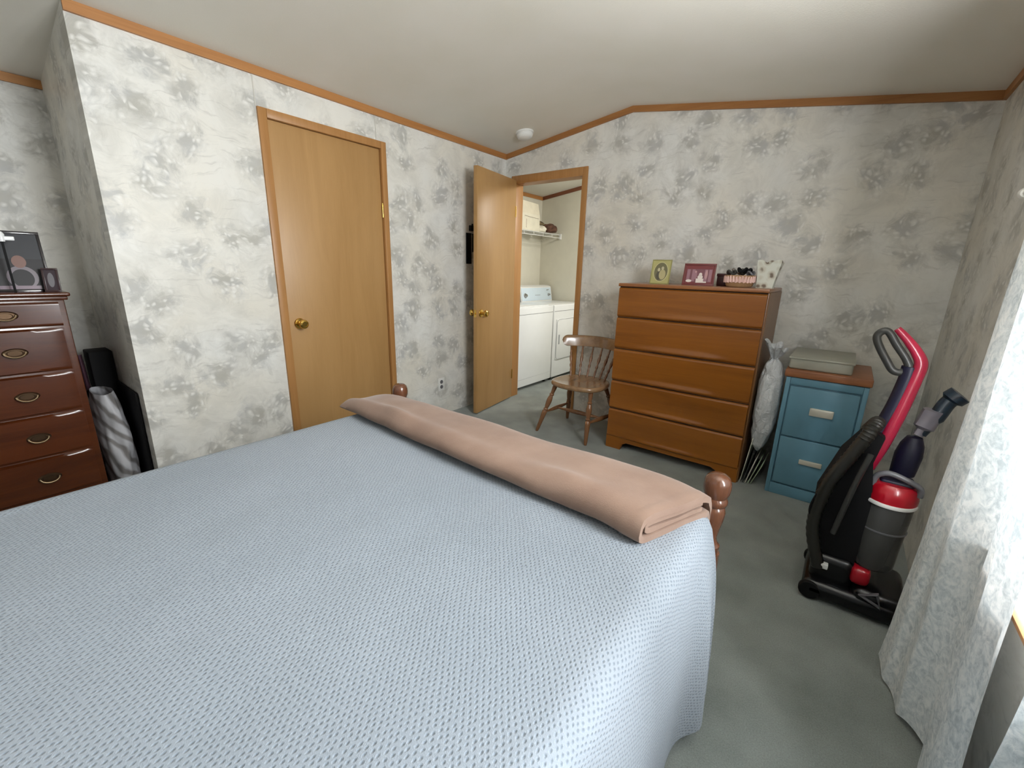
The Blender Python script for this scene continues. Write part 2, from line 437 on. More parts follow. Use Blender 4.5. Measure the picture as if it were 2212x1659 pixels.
# ------------------------------------------------------------------ doorway and open door (door_2)
d=structE('door_2',(.5,0,0),'open oak slab door and frame to the laundry')
m=M()
m.box(.803,.8436,-.014,0,0,2.05,.003); m.box(.08,.116,-.014,0,0,2.05,.003) ; m.box(.116,.803,-.014,0,1.992,2.05,.003)
m.box(.795,.812,-.012,.112,0,1.995,.002); m.box(.100,.118,-.012,.112,0,1.995,.002); m.box(.11,.803,-.012,.112,1.985,1.997,.002)
m.obj('door_frame',MAT['casing'],d)
H=V((.140,-.018,0)); Nn=V((.236,-.637,0)); dr=(Nn-H).normalized(); nr=V((dr.y,-dr.x,0))  # nr points away from room (towards wall A)
if nr.x>0: nr=-nr
T=Matrix(((dr.x,nr.x,0,H.x),(dr.y,nr.y,0,H.y),(0,0,1,0),(0,0,0,1)))
M().box(0,(Nn-H).length,0,.035,.012,2.01,.002,T=T).obj('door_leaf',MAT['door'],d)
kp=H+dr*((Nn-H).length-.06)+V((0,0,.885))
knob(d,kp,-nr); knob(d,kp+nr*.035,nr)
e=H+dr*(Nn-H).length+nr*.0175
M().box(-.001,.002,-.011,.011,.855,.915,0,T=Matrix.Translation(e)@T.to_3x3().to_4x4()).lathe([(0,0),(.008,0),(.007,.010),(0,.011)],e+V((0,0,.885)),dr,12).obj('latch_plate',MAT['brass'],d)
for z in (1.75,.25): M().tube([H+V((.003,-.006,z-.045)),H+V((.003,-.006,z+.045))],.006,10).obj('hinge',MAT['brass'],d)

# ------------------------------------------------------------------ window_1 (right wall)
w=structE('window_1',(XC+.06,(WY0+WY1)/2,WZ0))
m=M()
x0,x1=XC+.05,XC+.10
m.box(x0,x1,WY0,WY0+.04,WZ0,WZ1); m.box(x0,x1,WY1-.04,WY1,WZ0,WZ1); m.box(x0,x1,WY0,WY1,WZ0,WZ0+.04); m.box(x0,x1,WY0,WY1,WZ1-.04,WZ1); m.box(x0,x1,WY0,WY1,1.29,1.33); 
m.obj('window_frame',MAT['whitep'],w)
M().box(XC+.072,XC+.078,WY0+.03,WY1-.03,WZ0+.03,WZ1-.03).obj('pane',MAT['glass'],w)
m=M(); m.box(XC-.055,XC+.05,WY0-.05,WY1+.05,WZ0-.028,WZ0,.006); m.box(XC-.018,XC,WY0-.04,WY1+.04,WZ0-.10,WZ0-.028,.004)
m.box(XC-.016,XC,WY0-.05,WY0,WZ0,WZ1+.05,.004); m.box(XC-.016,XC,WY1,WY1+.05,WZ0,WZ1+.05,.004); m.box(XC-.016,XC,WY0,WY1,WZ1,WZ1+.05,.004)
m.obj('window_sill',wood('sill_wood',(158,108,66),(190,142,96),'y',.4),w)
# fill_window (near wall, unseen, added to let in fill light)
w=structE('fill_window',((DX0+DX1)/2,YD-.05,DZ0))
m=M(); y0,y1=YD-.08,YD-.03
m.box(DX0,DX0+.04,y0,y1,DZ0,DZ1); m.box(DX1-.04,DX1,y0,y1,DZ0,DZ1); m.box(DX0,DX1,y0,y1,DZ0,DZ0+.04); m.box(DX0,DX1,y0,y1,DZ1-.04,DZ1); m.box(1.68,1.72,y0,y1,DZ0,DZ1)
m.obj('window_frame',MAT['whitep'],w)
M().box(DX0+.03,DX1-.03,YD-.058,YD-.052,DZ0+.03,DZ1-.03).obj('pane',MAT['glass'],w)

# ------------------------------------------------------------------ curtains
def g(x,m_,s_): return math.exp(-((x-m_)/s_)**2)
def curtain(y0,y1,label,xm,seed,nf,low,flare,belly=.03):
    L=y1-y0
    def fn(u,v):
        z=1.49-(1.49-low)*v
        a=.018+.016*v
        ph=2*pi*nf*u+seed
        y=y0+L*u + .012*sin(ph*2+1)*v + flare*v*v*(u-.5)
        e=max(0,min(1,(u-.55)/.45)); e=e*e*(3-2*e)
        x=xm - a*(1-.45*v)*(.6*sin(ph)+.4*sin(1.7*ph+seed+1.2*v))
        if belly>.04: x+=.030*v*(1-e) - e*(.012+.034*v**1.5) - .035*g(u,.13,.12)*(1-.5*v)
        else: x-=belly*v*v*u
        x+= .006*noise.noise(V((y*9,z*4,seed)))
        zz=z+.012*sin(ph*.7)*v
        return V((x,y,zz))
    m=M().grid(fn,int(90*L/.6),60)
    o=m.obj('curtain',MAT['curtain'],loc=(xm,(y0+y1)/2,low),flip=False,angle=80)
    return tag(o,label,'curtain','lace curtains at the right window')
curtain(-2.25,-1.60,'floor length white lace curtain panel, beside the vacuum cleaner',2.985,2.6,2.6,.02,.0,.045)
curtain(-2.62,-2.365,'white lace curtain panel nearest the viewer, at bottom right corner',3.0,2.1,2.2,.03,.03)
m=M().tube([(3.0,-3.02,1.497),(3.0,-1.33,1.497)],.008,10)
for y in (-3.03,-1.32): m.lathe([(0,-.018),(.012,-.012),(.016,0),(.012,.012),(0,.018)],(3.0,y,1.497),(0,1,0),16)
for y in (-2.99,-1.50): m.box(3.0,XC,y-.006,y+.006,1.488,1.50)
tag(m.obj('curtain_rod',MAT['whitep'],loc=(3.0,-2.2,1.497)),'white rod with round finial carrying the lace curtains, right wall','curtain rod')

# ------------------------------------------------------------------ bed
bed=thing('bed','double bed with turned dark wood footposts under blue spread','bed',(1.73,-3.1,0))
def post(x,y):
    pr=[(.030,0),(.032,.02),(.034,.30),(.034,.46),(.027,.46),(.031,.475),(.031,.485),(.022,.495),(.019,.51),(.024,.54),(.030,.57),(.032,.592),(.029,.605),(.026,.610),(.031,.614),(.0335,.621),(.0335,.629),(.030,.635),(.029,.638),(.031,.643),(.0355,.655),(.0368,.669),(.0355,.684),(.031,.697),(.022,.705),(.010,.708),(0,.7085)]
    return M().lathe(pr,(x,y,0),(0,0,1),32).obj('bed_post',MAT['post'],bed)
PX1,PX2,PY=1.030,2.455,-2.046
post(PX1,PY); post(PX2,PY); post(PX1,-4.18); post(PX2,-4.18)
m=M(); m.box(PX1+.02,PX2-.02,PY-.012,PY+.012,.30,.47,.004); m.obj('footboard',MAT['post'],bed)
m=M(); m.box(PX1+.02,PX2-.02,-4.19,-4.165,.30,.93,.004); m.obj('headboard',MAT['post'],bed)
for x in (PX1,PX2): M().box(x-.012,x+.012,-4.17,PY-.02,.25,.37,.003).obj('side_rail',MAT['post'],bed)
M().box(1.02,2.44,-4.15,-2.13,.33,.58,.05,seg=4).obj('mattress',plain('mattress_ticking',(220,218,210),.8),bed)

# coverlet
ZT=.622; RX0,RX1,RYF,RYH=1.005,2.478,-2.090,-4.16
def perim():
    """rounded rectangle points and normals, foot edge first"""
    r=.058; P=[]
    def seg(a,b,n,nrm):
        for i in range(n): P.append((V(a).lerp(V(b),i/n),V(nrm)))
    def arc(c,a0,a1,n):
        for i in range(n):
            a=a0+(a1-a0)*i/n; d=V((cos(a),sin(a),0)); P.append((V(c)+d*r,d))
    seg((RX0+r,RYF,0),(RX1-r,RYF,0),70,(0,1,0)); arc((RX1-r,RYF-r,0),pi/2,0,26)
    seg((RX1,RYF-r,0),(RX1,RYH+r,0),110,(1,0,0)); arc((RX1-r,RYH+r,0),0,-pi/2,10)
    seg((RX1-r,RYH,0),(RX0+r,RYH,0),50,(0,-1,0)); arc((RX0+r,RYH+r,0),-pi/2,-pi,10)
    seg((RX0,RYH+r,0),(RX0,RYF-r,0),110,(-1,0,0)); arc((RX0+r,RYF-r,0),pi,pi/2,26)
    return P
P=perim(); NP=len(P); cen=V(((RX0+RX1)/2,(RYF+RYH)/2,0)); ER=.052
vs=[];uv=[];fs=[]
rings_in=44; drops=26; DL=.60
def g(x,m_,s_): return math.exp(-((x-m_)/s_)**2)
def side(i,s):
    p,nn=P[i]
    in0=p-nn*ER
    if s<ER*pi/2:
        a=s/ER; return in0+nn*(ER*sin(a))+V((0,0,ZT-ER+ER*cos(a)))
    t=s-ER*pi/2; f=t/(DL-ER*pi/2); ff=f**.6
    y=p.y; off=ER+(.012*f if nn.x<.3 else 0)
    if nn.x>.3:   # right hand side
        off+=.034*(1-math.exp(-4.5*f))*g(y,-2.25,.5)+ff*(.036*g(y,-2.245,.050)+.030*g(y,-2.75,.16)+.02*g(y,-3.3,.2)-.012*g(y,-2.36,.09))
    if nn.x>0 and nn.y>.1: off+=.020*f
    if nn.x<-.3: off+=f*.02*sin(y*9)
    if nn.y>.7: off=ER-.045*f
    z=ZT-ER-t
    z=max(z,.018+ .02*g(y,-2.36,.1) )
    return V((0,0,0))+in0+nn*off+V((0,0,z))
for k_ in range(rings_in):
    q=(k_/(rings_in-1)); q=.02+.98*q
    for i in range(NP):
        p,nn=P[i]; e=p-nn*ER; pt=cen+(e-cen)*q
        z=ZT+.006*noise.noise(V((pt.x*2.2,pt.y*2.2,0)))+.0025*noise.noise(V((pt.x*7,pt.y*7,3)))
        edge=min(pt.x-RX0,RX1-pt.x,RYF-pt.y); z-=.010*max(0,1-edge/.22)**2*0
        if k_==rings_in-1: z=ZT
        vs.append(V((pt.x,pt.y,z))); uv.append((pt.x,pt.y))
for k_ in range(1,drops):
    s=DL*k_/(drops-1)
    for i in range(NP):
        p,nn=P[i]; e=p-nn*ER; vs.append(side(i,s)); uv.append((e.x+nn.x*s,e.y+nn.y*s))
R_=rings_in+drops-1
for a in range(R_-1):
    for i in range(NP):
        j=(i+1)%NP; fs.append((a*NP+i,a*NP+j,(a+1)*NP+j,(a+1)*NP+i))
fs.append(list(range(NP)))
m=M().add(vs,fs,0,None,uv)
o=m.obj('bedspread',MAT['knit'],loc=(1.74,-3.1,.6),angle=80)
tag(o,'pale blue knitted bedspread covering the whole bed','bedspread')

# folded tan blanket at the foot of the bed
def blanket():
    # centre line of the folded sheet in (y,z), right-hand section; four layers folded at the near edge
    base=[(-2.060,.555),(-2.072,.600),(-2.100,.632),(-2.16,.638),(-2.24,.638),(-2.32,.638),(-2.348,.640),(-2.3585,.6495),(-2.348,.658),
          (-2.32,.660),(-2.25,.6595),(-2.20,.6595),(-2.185,.6645),(-2.20,.669),(-2.25,.670),(-2.32,.671),(-2.352,.668),(-2.368,.658),(-2.3775,.645),(-2.3815,.652),(-2.384,.667),(-2.374,.681),(-2.352,.689),
          (-2.30,.690),(-2.22,.688),(-2.15,.684),(-2.105,.672),(-2.072,.645),(-2.052,.605),(-2.046,.560)]
    # simple outer fold: lower layer, near fold, upper layer
    path=[(-2.044,.560),(-2.058,.600),(-2.085,.630),(-2.13,.637),(-2.22,.638),(-2.31,.638),(-2.36,.638),(-2.377,.643),(-2.386,.655),(-2.384,.670),(-2.372,.682),(-2.350,.688),(-2.30,.690),(-2.22,.688),(-2.15,.685),(-2.105,.676),(-2.070,.655),(-2.045,.620),(-2.030,.570)]
    inner=[(-2.12,.654),(-2.20,.655),(-2.29,.655),(-2.340,.655),(-2.357,.6595),(-2.360,.665),(-2.350,.671),(-2.29,.673),(-2.20,.672),(-2.12,.667)]
    def dense(pp,n):
        d=[0]
        for a,b in zip(pp,pp[1:]): d.append(d[-1]+math.dist(a,b))
        out=[]
        for i in range(n):
            t=d[-1]*i/(n-1); k_=max(j for j in range(len(d)) if d[j]<=t+1e-9); k_=min(k_,len(pp)-2)
            f=(t-d[k_])/(d[k_+1]-d[k_]); 
            p0=pp[max(k_-1,0)];p1=pp[k_];p2=pp[k_+1];p3=pp[min(k_+2,len(pp)-1)]
            cr=lambda a,b,c,e:.5*((2*b)+(-a+c)*f+(2*a-5*b+4*c-e)*f*f+(-a+3*b-3*c+e)*f**3)
            out.append((cr(p0[0],p1[0],p2[0],p3[0]),cr(p0[1],p1[1],p2[1],p3[1])))
        return out
    X0,X1=.955,2.455
    m=M()
    for pp,th,xa,xb in ((path,.0085,X0,X1),(inner,.0055,X0+.02,X1-.004)):
        D=dense(pp,64); n=len(D)
        # closed ring around the sheet
        ring=[]
        for i,(y,z) in enumerate(D):
            a=D[max(i-1,0)];b=D[min(i+1,n-1)]; ty,tz=b[0]-a[0],b[1]-a[1]; L=math.hypot(ty,tz) or 1; ring.append((y-tz/L*th,z+ty/L*th,y,z,-tz/L,ty/L))
        full=[(y+ny*th,z+nz*th) for (_,_,y,z,ny,nz) in ring]+[(y-ny*th,z-nz*th) for (_,_,y,z,ny,nz) in ring[::-1]]
        NX=150; K=len(full); vs=[]
        for i in range(NX):
            u=i/(NX-1); x=xa+(xb-xa)*u
            top=1+.10*sin(u*5.2+.6)*(1-abs(2*u-1)**3)-.10*noise.noise(V((x*2.4,3.1,0)))
            top*=1-.30*(1-u)**1.5
            if u<.10: top*=1-.45*(1-u/.10)**2
            shift=.075*(1-u)**1.3+.010*noise.noise(V((x*3.0,0,7)))
            hem=.0022 if (u>.972 or False) else 0
            for (y,z) in full:
                k1=min(1,max(0,(-2.10-y)/.28))          # 0 at far edge, 1 near fold
                zz=ZT+.010+(z-.632)*top if z>.632 else z
                zz+=.006*noise.noise(V((x*5,y*7,1)))*(z>.66)
                ridge=.016*g(y,-2.335,.035)*(.4+1.3*noise.noise(V((x*4.2,1.3,5))))*(z>.67)*min(1,(xb-x)/.2)
                zz+=ridge
                if z>.66: zz+=hem*(1 if u>.978 else .2)
                if x>2.27:
                    e_=((x-2.27)/.18); zz-=.014*e_**2*(1-k1*.6)
                    y=y if y<-2.13 else y-(y+2.13)*.0
                bul=.010*noise.noise(V((x*6,z*20,2)))*k1
                xs=x-.085*k1*max(0,(x-1.9)/.55)**2; fy=-.035*(1-k1)*max(0,(x-2.22)/.235)**2
                vs.append(V((xs,y+shift*k1+bul+fy,zz)))
        fs=[]
        for i in range(NX-1):
            for q in range(K):
                q2=(q+1)%K; fs.append((i*K+q,i*K+q2,(i+1)*K+q2,(i+1)*K+q))
        h=K//2
        for base_,fl in ((0,1),((NX-1)*K,0)):
            for q in range(h-1):
                a=[base_+q,base_+q+1,base_+K-2-q,base_+K-1-q]; fs.append(a)
        m.add(vs,fs)
    o=m.obj('folded_blanket',MAT['blanket'],loc=(1.7,-2.2,.63),angle=60)
    tag(o,'tan fleece blanket folded lengthwise across the foot of the bed','blanket')
blanket()

# ------------------------------------------------------------------ chest of drawers (far wall)
ch=thing('chest_of_drawers','tall orange-brown maple chest of five drawers against far wall','chest of drawers',(1.855,-.28,0))
cx0,cx1,cyf,cyb,ct=1.412,2.302,-.512,-.02,1.178
m=M(); m.box(cx0+.004,cx1-.004,cyf+.022,cyb,.06,ct-.02,.003)
m.prism([(cx0+.004,0),(cx0+.115,0),(cx0+.13,.045),(cx0+.16,.06),(cx1-.16,.06),(cx1-.13,.045),(cx1-.115,0),(cx1-.004,0),(cx1-.004,.10),(cx0+.004,.10)],'y',cyf+.004,cyf+.03)
for x in (cx0+.004,cx1-.03): m.box(x,x+.026,cyf+.02,cyb,0,.1)
m.obj('carcass',MAT['chest'],ch)
M().box(cx0,cx1,cyf-.006,cyb,ct-.022,ct,.006).obj('top',wood('chest_top_wood',(128,78,40),(150,96,54),'x',.35,coat=.3),ch)
M().box(cx1-.0035,cx1+.002,cyf+.02,cyb,.0,ct-.022,0).obj('side_panel',MAT['chestside'],ch)
zs=[.082,.300,.508,.736,.952,1.152]
for i in range(5):
    a,b=zs[i],zs[i+1]
    # drawer front with a scooped lower grip
    def fn(u,v,a=a,b=b):
        x=cx0+.008+(cx1-cx0-.016)*u; z=a+.003+(b-a-.006)*v
        grip=math.exp(-((u-.5)/.26)**4)
        y=cyf-.002
        s=(1-v)
        y+=.0*s
        y-=.010*grip*math.exp(-((z-(a+.020))/.016)**2)
        y+=.010*math.exp(-((v-1)/.025)**2)
        y+=.014*math.exp(-((v)/.03)**2)
        return V((x,y,z))
    m=M().grid(fn,60,40)
    m.box(cx0+.010,cx1-.010,cyf+.008,cyf+.03,a+.004,b-.004)
    m.obj('drawer',MAT['chest'],ch,flip=False,angle=60)
M().box(cx0+.009,cx1-.009,cyf+.010,cyf+.024,.08,1.154).obj('drawer_gap',MAT['seam'],ch)

# items on the chest
def framed(name,label,cat,cxx,cyy,w_,h_,z0,lean,yaw,frame_mat,photo,fw_,group=None,thick=.012):
    t=thing(name,label,cat,(cxx,cyy,z0),group)
    T=Matrix.Translation((cxx,cyy,z0))@Matrix.Rotation(yaw,4,'Z')@Matrix.Rotation(-lean,4,'X')
    m=M()
    m.box(-w_/2,w_/2,0,thick,0,fw_,.001,T=T); m.box(-w_/2,w_/2,0,thick,h_-fw_,h_,.001,T=T)
    m.box(-w_/2,-w_/2+fw_,0,thick,fw_,h_-fw_,.001,T=T); m.box(w_/2-fw_,w_/2,0,thick,fw_,h_-fw_,.001,T=T)
    m.obj('frame',frame_mat,t)
    mm=M(); mats=photo(mm,T,w_-2*fw_,h_-2*fw_,fw_); mm.obj('photograph',mats,t,flip=False)
    T2=T@Matrix.Translation((0,thick,h_*.35))@Matrix.Rotation(lean+radians(22),4,'X')
    M().box(-w_*.12,w_*.12,0,.003,-h_*.36,.0,0,T=T2).obj('easel_back',MAT['black'],t)
    return t
def disc(m,T,cx,cz,rx,rz,y,mi,seg=24,a0=0,a1=2*pi):
    vs=[(cx+rx*cos(a0+(a1-a0)*k_/seg),y,cz+rz*sin(a0+(a1-a0)*k_/seg)) for k_ in range(seg)]
    m.add(vs,[list(range(seg))],mi,T)
def quad(m,T,x0,x1,z0,z1,y,mi): m.add([(x0,y,z0),(x1,y,z0),(x1,y,z1),(x0,y,z1)],[(0,1,2,3)],mi,T)
def ph_oval(m,T,w_,h_,f_):
    m.box(-w_/2,w_/2,.003,.008,f_,f_+h_,0,T=T,mi=0)
    c=f_+h_/2
    disc(m,T,0,c,w_*.42,h_*.44,.0026,1); disc(m,T,0,c,w_*.38,h_*.41,.0022,2)
    disc(m,T,-.010,c-.024,.018,.030,.0018,4); disc(m,T,.012,c-.018,.022,.034,.0016,3)
    disc(m,T,-.014,c+.014,.009,.012,.0014,5); disc(m,T,.010,c+.024,.009,.012,.0014,5)
    return [plain('olive_mat',(176,170,112),.5),plain('oval_rim',(196,190,140),.5),plain('sepia_dark',(112,108,78),.5),plain('sepia_dress',(178,168,124),.5),plain('sepia_suit',(84,80,66),.5),plain('sepia_face',(190,184,150),.5)]
framed('photo_card','small olive card photo with oval couple portrait, on the chest','photo frame',1.606,-.30,.130,.163,ct,radians(12),radians(4),plain('olive_edge',(150,146,88),.4),ph_oval,.006,thick=.006)
def ph_maroon(m,T,w_,h_,f_):
    m.box(-w_/2,w_/2,.004,.009,f_,f_+h_,0,T=T,mi=0)
    z=f_
    quad(m,T,-w_*.46,w_*.46,z+h_*.08,z+h_*.80,.0036,1)
    for x in (-.38,-.20,.25,.40): quad(m,T,w_*x-.009,w_*x+.009,z+h_*.12,z+h_*.78,.0033,2)
    quad(m,T,-w_*.08,w_*.30,z+h_*.05,z+h_*.12,.0028,3); quad(m,T,-.014,.032,z+h_*.12,z+h_*.28,.0028,3)
    disc(m,T,.010,z+h_*.36,.016,.014,.0026,3); disc(m,T,.010,z+h_*.50,.010,.012,.0026,3)
    disc(m,T,-w_*.34,z+h_*.14,.018,.009,.0026,3)
    disc(m,T,-w_*.12,z+h_*.45,.010,.026,.0028,2); disc(m,T,-w_*.12,z+h_*.65,.006,.007,.0026,4)
    disc(m,T,.045,z+h_*.5,.008,.03,.0028,4)
    return [plain('maroon_mat',(122,54,56),.35),plain('photo_mauve',(122,78,86),.4),plain('photo_pale',(158,118,128),.4),plain('photo_white',(232,222,214),.4),plain('photo_skin',(190,150,150),.4)]
framed('picture_frame','maroon framed wide photograph of a white tiered cake, on the chest','photo frame',1.856,-.30,.194,.140,ct,radians(12),radians(2),plain('maroon_frame',(112,46,46),.3,coat=.3),ph_maroon,.012)
o=M().box(1.960,2.018,-.25,-.16,ct,ct+.075,.004).box(1.957,2.021,-.254,-.156,ct+.060,ct+.078,.004).obj('trinket_box',plain('oxblood',(62,20,20),.4),loc=(1.99,-.205,ct))
tag(o,'dark oxblood trinket box between maroon frame and wicker basket','box')
bk=thing('wicker_basket','round wicker basket with pink lace band full of trinkets','basket',(2.108,-.33,ct))
M().lathe([(0,.002),(.066,.002),(.074,.01),(.082,.05),(.084,.07),(.080,.07),(.077,.05),(.068,.012),(0,.010)],(2.108,-.33,ct),(0,0,1),36).obj('basket_bowl',MAT['wicker'],bk)
vs=[];
m=M()
def lace(u,v):
    a=2*pi*u; r=.0845+.004*sin(a*30); z=ct+.028+.036*v+(.003*sin(a*24) if v in (0,1) else 0)
    return V((2.108+r*cos(a),-.33+r*sin(a),z))
m.grid(lace,120,4,cu=True).obj('lace_band',plain('pink_lace',(222,188,178),.7),bk)
for i,(dx,dy,dz,rr,mt) in enumerate([(-.045,-.03,.085,.022,'dgrey'),(-.02,.01,.095,.026,'chrome'),(.012,-.03,.100,.022,'black'),(.04,-.01,.098,.018,'black'),(.03,.03,.085,.026,'dgrey'),(-.03,.04,.085,.02,'mgrey'),(.058,-.02,.082,.018,'mgrey')]):
    m=M(); pts=[(2.108+dx+rr*cos(t),-.33+dy+rr*.7*sin(t),ct+dz+.010*sin(t*2+i)) for t in [2*pi*q/16 for q in range(16)]]
    m.tube(pts,rr*.34,8,closed=True)
    tag(m.obj('bracelet',MAT[mt],loc=(2.108+dx,-.33+dy,ct+dz)),['small dark bangle at the left rim of the wicker basket','silvery bangle at the middle of the wicker basket','black bangle at the front of the wicker basket','black bangle right of the front one in the wicker basket','dark grey bangle at the back of the wicker basket','grey bangle at the back left of the wicker basket','grey bangle at the right rim of the wicker basket'][i],'bracelet','trinkets in the wicker basket')
def bagf(u,v):
    a=2*pi*u; r=.046+.022*v**1.5; z=ct+.15*v+ (.010*sin(a*5) if v>.98 else 0)
    k_=1/max(abs(cos(a)),abs(sin(a)))**.75
    return V((2.246+.010*v+r*k_*cos(a),-.32+r*.8*k_*sin(a),z))
m=M().grid(bagf,48,14,cu=True); m.box(2.215,2.28,-.35,-.29,ct,ct+.003)
tag(m.obj('floral_container',MAT['floral'],loc=(2.235,-.32,ct),flip=False),'flared white container with brown floral print at chest right end','container')

# ------------------------------------------------------------------ chair
cc=thing('wooden_chair','brown wooden spindle-back chair with turned legs beside the chest','chair',(1.14,-.42,0))
SCX,SCY=1.14,-.44
def seatf(u,v):
    a=2*pi*u
    rx,ry=.212,.200
    d=V((cos(a),sin(a),0)); ex=1/(abs(cos(a))**2.6+abs(sin(a))**2.6)**(1/2.6)
    # v: 0 bottom centre -> 1 top centre
    if v<.35: r=v/.35*.93; z=.400
    elif v<.65:
        t=(v-.35)/.30*pi; r=.93+.07*sin(t); z=.400+.018*(1-cos(t))
    else:
        r=(1-v)/.35*.93; z=.436-.010*(1-r/.93)**.7*(1 if True else 0)
    nx=1.0+.06*(-d.y)
    return V((SCX+rx*ex*d.x*r*nx,SCY+ry*ex*d.y*r,z))
M().grid(seatf,56,40,cu=True).obj('seat',MAT['chair'],cc,angle=50)
def turned(p0,p1,prof,seg=16):
    p0=V(p0);p1=V(p1); L=(p1-p0).length
    return M().lathe([(r,t*L) for r,t in prof],p0,(p1-p0),seg)
legp=[(.010,0),(.0135,.05),(.017,.25),(.019,.36),(.0205,.42),(.014,.445),(.018,.46),(.018,.475),(.013,.49),(.0165,.52),(.0205,.60),(.021,.66),(.017,.72),(.013,.745),(.018,.76),(.018,.775),(.013,.79),(.014,.82),(.0175,.90),(.017,1.0)]
LT={'fl':((.856,-.600,0),(.985,-.545,.41)),'fr':((1.299,-.606,0),(1.283,-.545,.41)),'bl':((.886,-.175,0),(.985,-.33,.41)),'br':((1.385,-.175,0),(1.285,-.33,.41))}
for kx,(a,b) in LT.items(): turned(a,b,legp).obj('leg',MAT['chairleg'],cc)
def along(kx,z): a,b=LT[kx]; return V(a).lerp(V(b),z/.41)
strp=[(.007,0),(.009,.1),(.016,.35),(.018,.5),(.016,.65),(.009,.9),(.007,1)]
sl=(along('fl',.165),along('bl',.165)); sr=(along('fr',.165),along('br',.165))
turned(*sl,strp).obj('stretcher',MAT['chairleg'],cc); turned(*sr,strp).obj('stretcher',MAT['chairleg'],cc)
turned((sl[0]+sl[1])/2,(sr[0]+sr[1])/2,strp).obj('stretcher',MAT['chairleg'],cc)
def rail(t): # t -1..1
    return V((SCX+.235*t,-.190-.115*t*t,.705))
m=M(); ring=[]
NT=140
vs=[];fs=[]
sec=[(-.012,-.034),(-.014,-.02),(-.014,.02),(-.012,.034),(0,.040),(.012,.034),(.014,.02),(.014,-.02),(.012,-.034),(0,-.038)]
for i in range(NT+1):
    t=-1.08+2.16*i/NT; p=rail(t); d=(rail(t+.01)-rail(t-.01)).normalized(); nrm=V((-d.y,d.x,0))
    e=min(1,(1.08-abs(t))/.14); sc_=sqrt(max(.004,1-(1-e)**2))
    for (a,b) in sec: vs.append(p+nrm*(a*(.25+.75*sc_))+V((0,-b*-.25*-1*0,b*sc_*1.12))+nrm*(b*.25))
K=len(sec)
for i in range(NT):
    for q in range(K): q2=(q+1)%K; fs.append((i*K+q,i*K+q2,(i+1)*K+q2,(i+1)*K+q))
fs.append(list(range(K))[::-1]); fs.append([NT*K+q for q in range(K)])
m.add(vs,fs).obj('top_rail',MAT['chair'],cc,angle=60)
spp=[(.006,0),(.008,.12),(.0085,.2),(.006,.27),(.010,.33),(.010,.36),(.006,.42),(.011,.52),(.012,.60),(.008,.68),(.010,.72),(.007,.78),(.007,1)]
for i in range(6):
    t=-.88+1.76*i/5
    a=V((SCX+.165*t,-.292-.075*t*t,.432)); b=rail(t*.97)+V((0,0,-.03))
    turned(a,b,spp,12).obj('spindle',MAT['chairleg'],cc)

# ------------------------------------------------------------------ file cabinet
fc=thing('file_cabinet','blue two-drawer steel file cabinet with wood slab top','file cabinet',(2.64,-.27,0))
fx0,fx1,fyf,fyb=2.453,2.818,-.495,-.05
m=M(); m.box(fx0,fx1,fyf+.012,fyb,.0,.708,.004); m.obj('cabinet_body',MAT['bluel'],fc)
m=M(); m.box(fx0,fx0+.022,fyf,fyf+.014,0,.708,.003); m.box(fx1-.022,fx1,fyf,fyf+.014,0,.708,.003); m.box(fx0+.022,fx1-.022,fyf,fyf+.014,.668,.708,.003); m.box(fx0+.022,fx1-.022,fyf,fyf+.014,0,.066,.003)
m.obj('front_frame',MAT['blue'],fc)
for a,b,lz0,lz1 in ((.370,.660,.512,.556),(.076,.362,.222,.250)):
    dd=M().box(fx0+.027,fx1-.027,fyf-.006,fyf+.014,a,b,.005).obj('drawer',MAT['blue'],fc)
    zc_=(lz0+lz1)/2
    m=M(); m.box(2.590,2.697,fyf-.018,fyf-.005,lz0,lz1,.004); m.obj('drawer_pull',MAT['label'],dd)
M().box(2.442,2.826,-.505,-.045,.711,.752,.006).obj('wood_top',MAT['woodtop'],fc)
# board behind the cabinet
o=M().box(2.452,2.735,-.47,-.06,.7525,.815,.010,seg=3).box(2.446,2.741,-.476,-.054,.808,.820,.004).obj('storage_bin',MAT['clearbox'],loc=(2.6,-.27,.7525))
tag(o,'pale frosted flat storage bin on top of the blue file cabinet','storage bin')

# plastic bag hanging between chest and cabinet
def pb(u,v):
    a=2*pi*u; z=.215+.65*v
    prof=[(0,.006),(.06,.028),(.2,.044),(.4,.054),(.6,.052),(.75,.048),(.84,.034),(.885,.016),(.93,.034),(1,.058)]
    for (t0,r0),(t1,r1) in zip(prof,prof[1:]):
        if t0<=v<=t1: f=(v-t0)/(t1-t0); r=r0+(r1-r0)*f; break
    cxx=2.372+.006*sin(v*3);  
    wr=.18*noise.noise(V((cos(a)*1.5,sin(a)*1.5,v*6)))+.10*noise.noise(V((cos(a)*4,sin(a)*4,v*14)))
    if v>.86: wr+=.16*sin(a*5+1)+.3*noise.noise(V((cos(a)*3,sin(a)*3,9)))
    r*=1+wr
    z+= .012*sin(a*5+.5)*max(0,(v-.9)/.1)-.02*cos(a)*max(0,(v-.9)/.1)
    return V((cxx+(min(.062,r*1.22) if v<.86 else r)*cos(a),-.43+r*1.5*sin(a),z))
m=M().grid(pb,60,70,cu=True)
o=m.obj('plastic_bag',MAT['bag'],loc=(2.39,-.43,.165),angle=70); tag(o,'knotted white plastic bag hanging between chest and blue cabinet','bag')
M2=[('thin white sheet of card leaning against the chest side',2.332,.30,-.06,'paper',.004),('brown file folder leaning beside the chest, behind the card',2.350,.27,.16,'dgrey',.006),('cream file folder left of the green folders beside cabinet',2.372,.27,.22,'paper',.005),('pale green folder in the middle of the leaning folders',2.386,.27,.26,'paperg',.005),('pale green folder nearest the blue cabinet',2.402,.26,.26,'paperg',.004)]
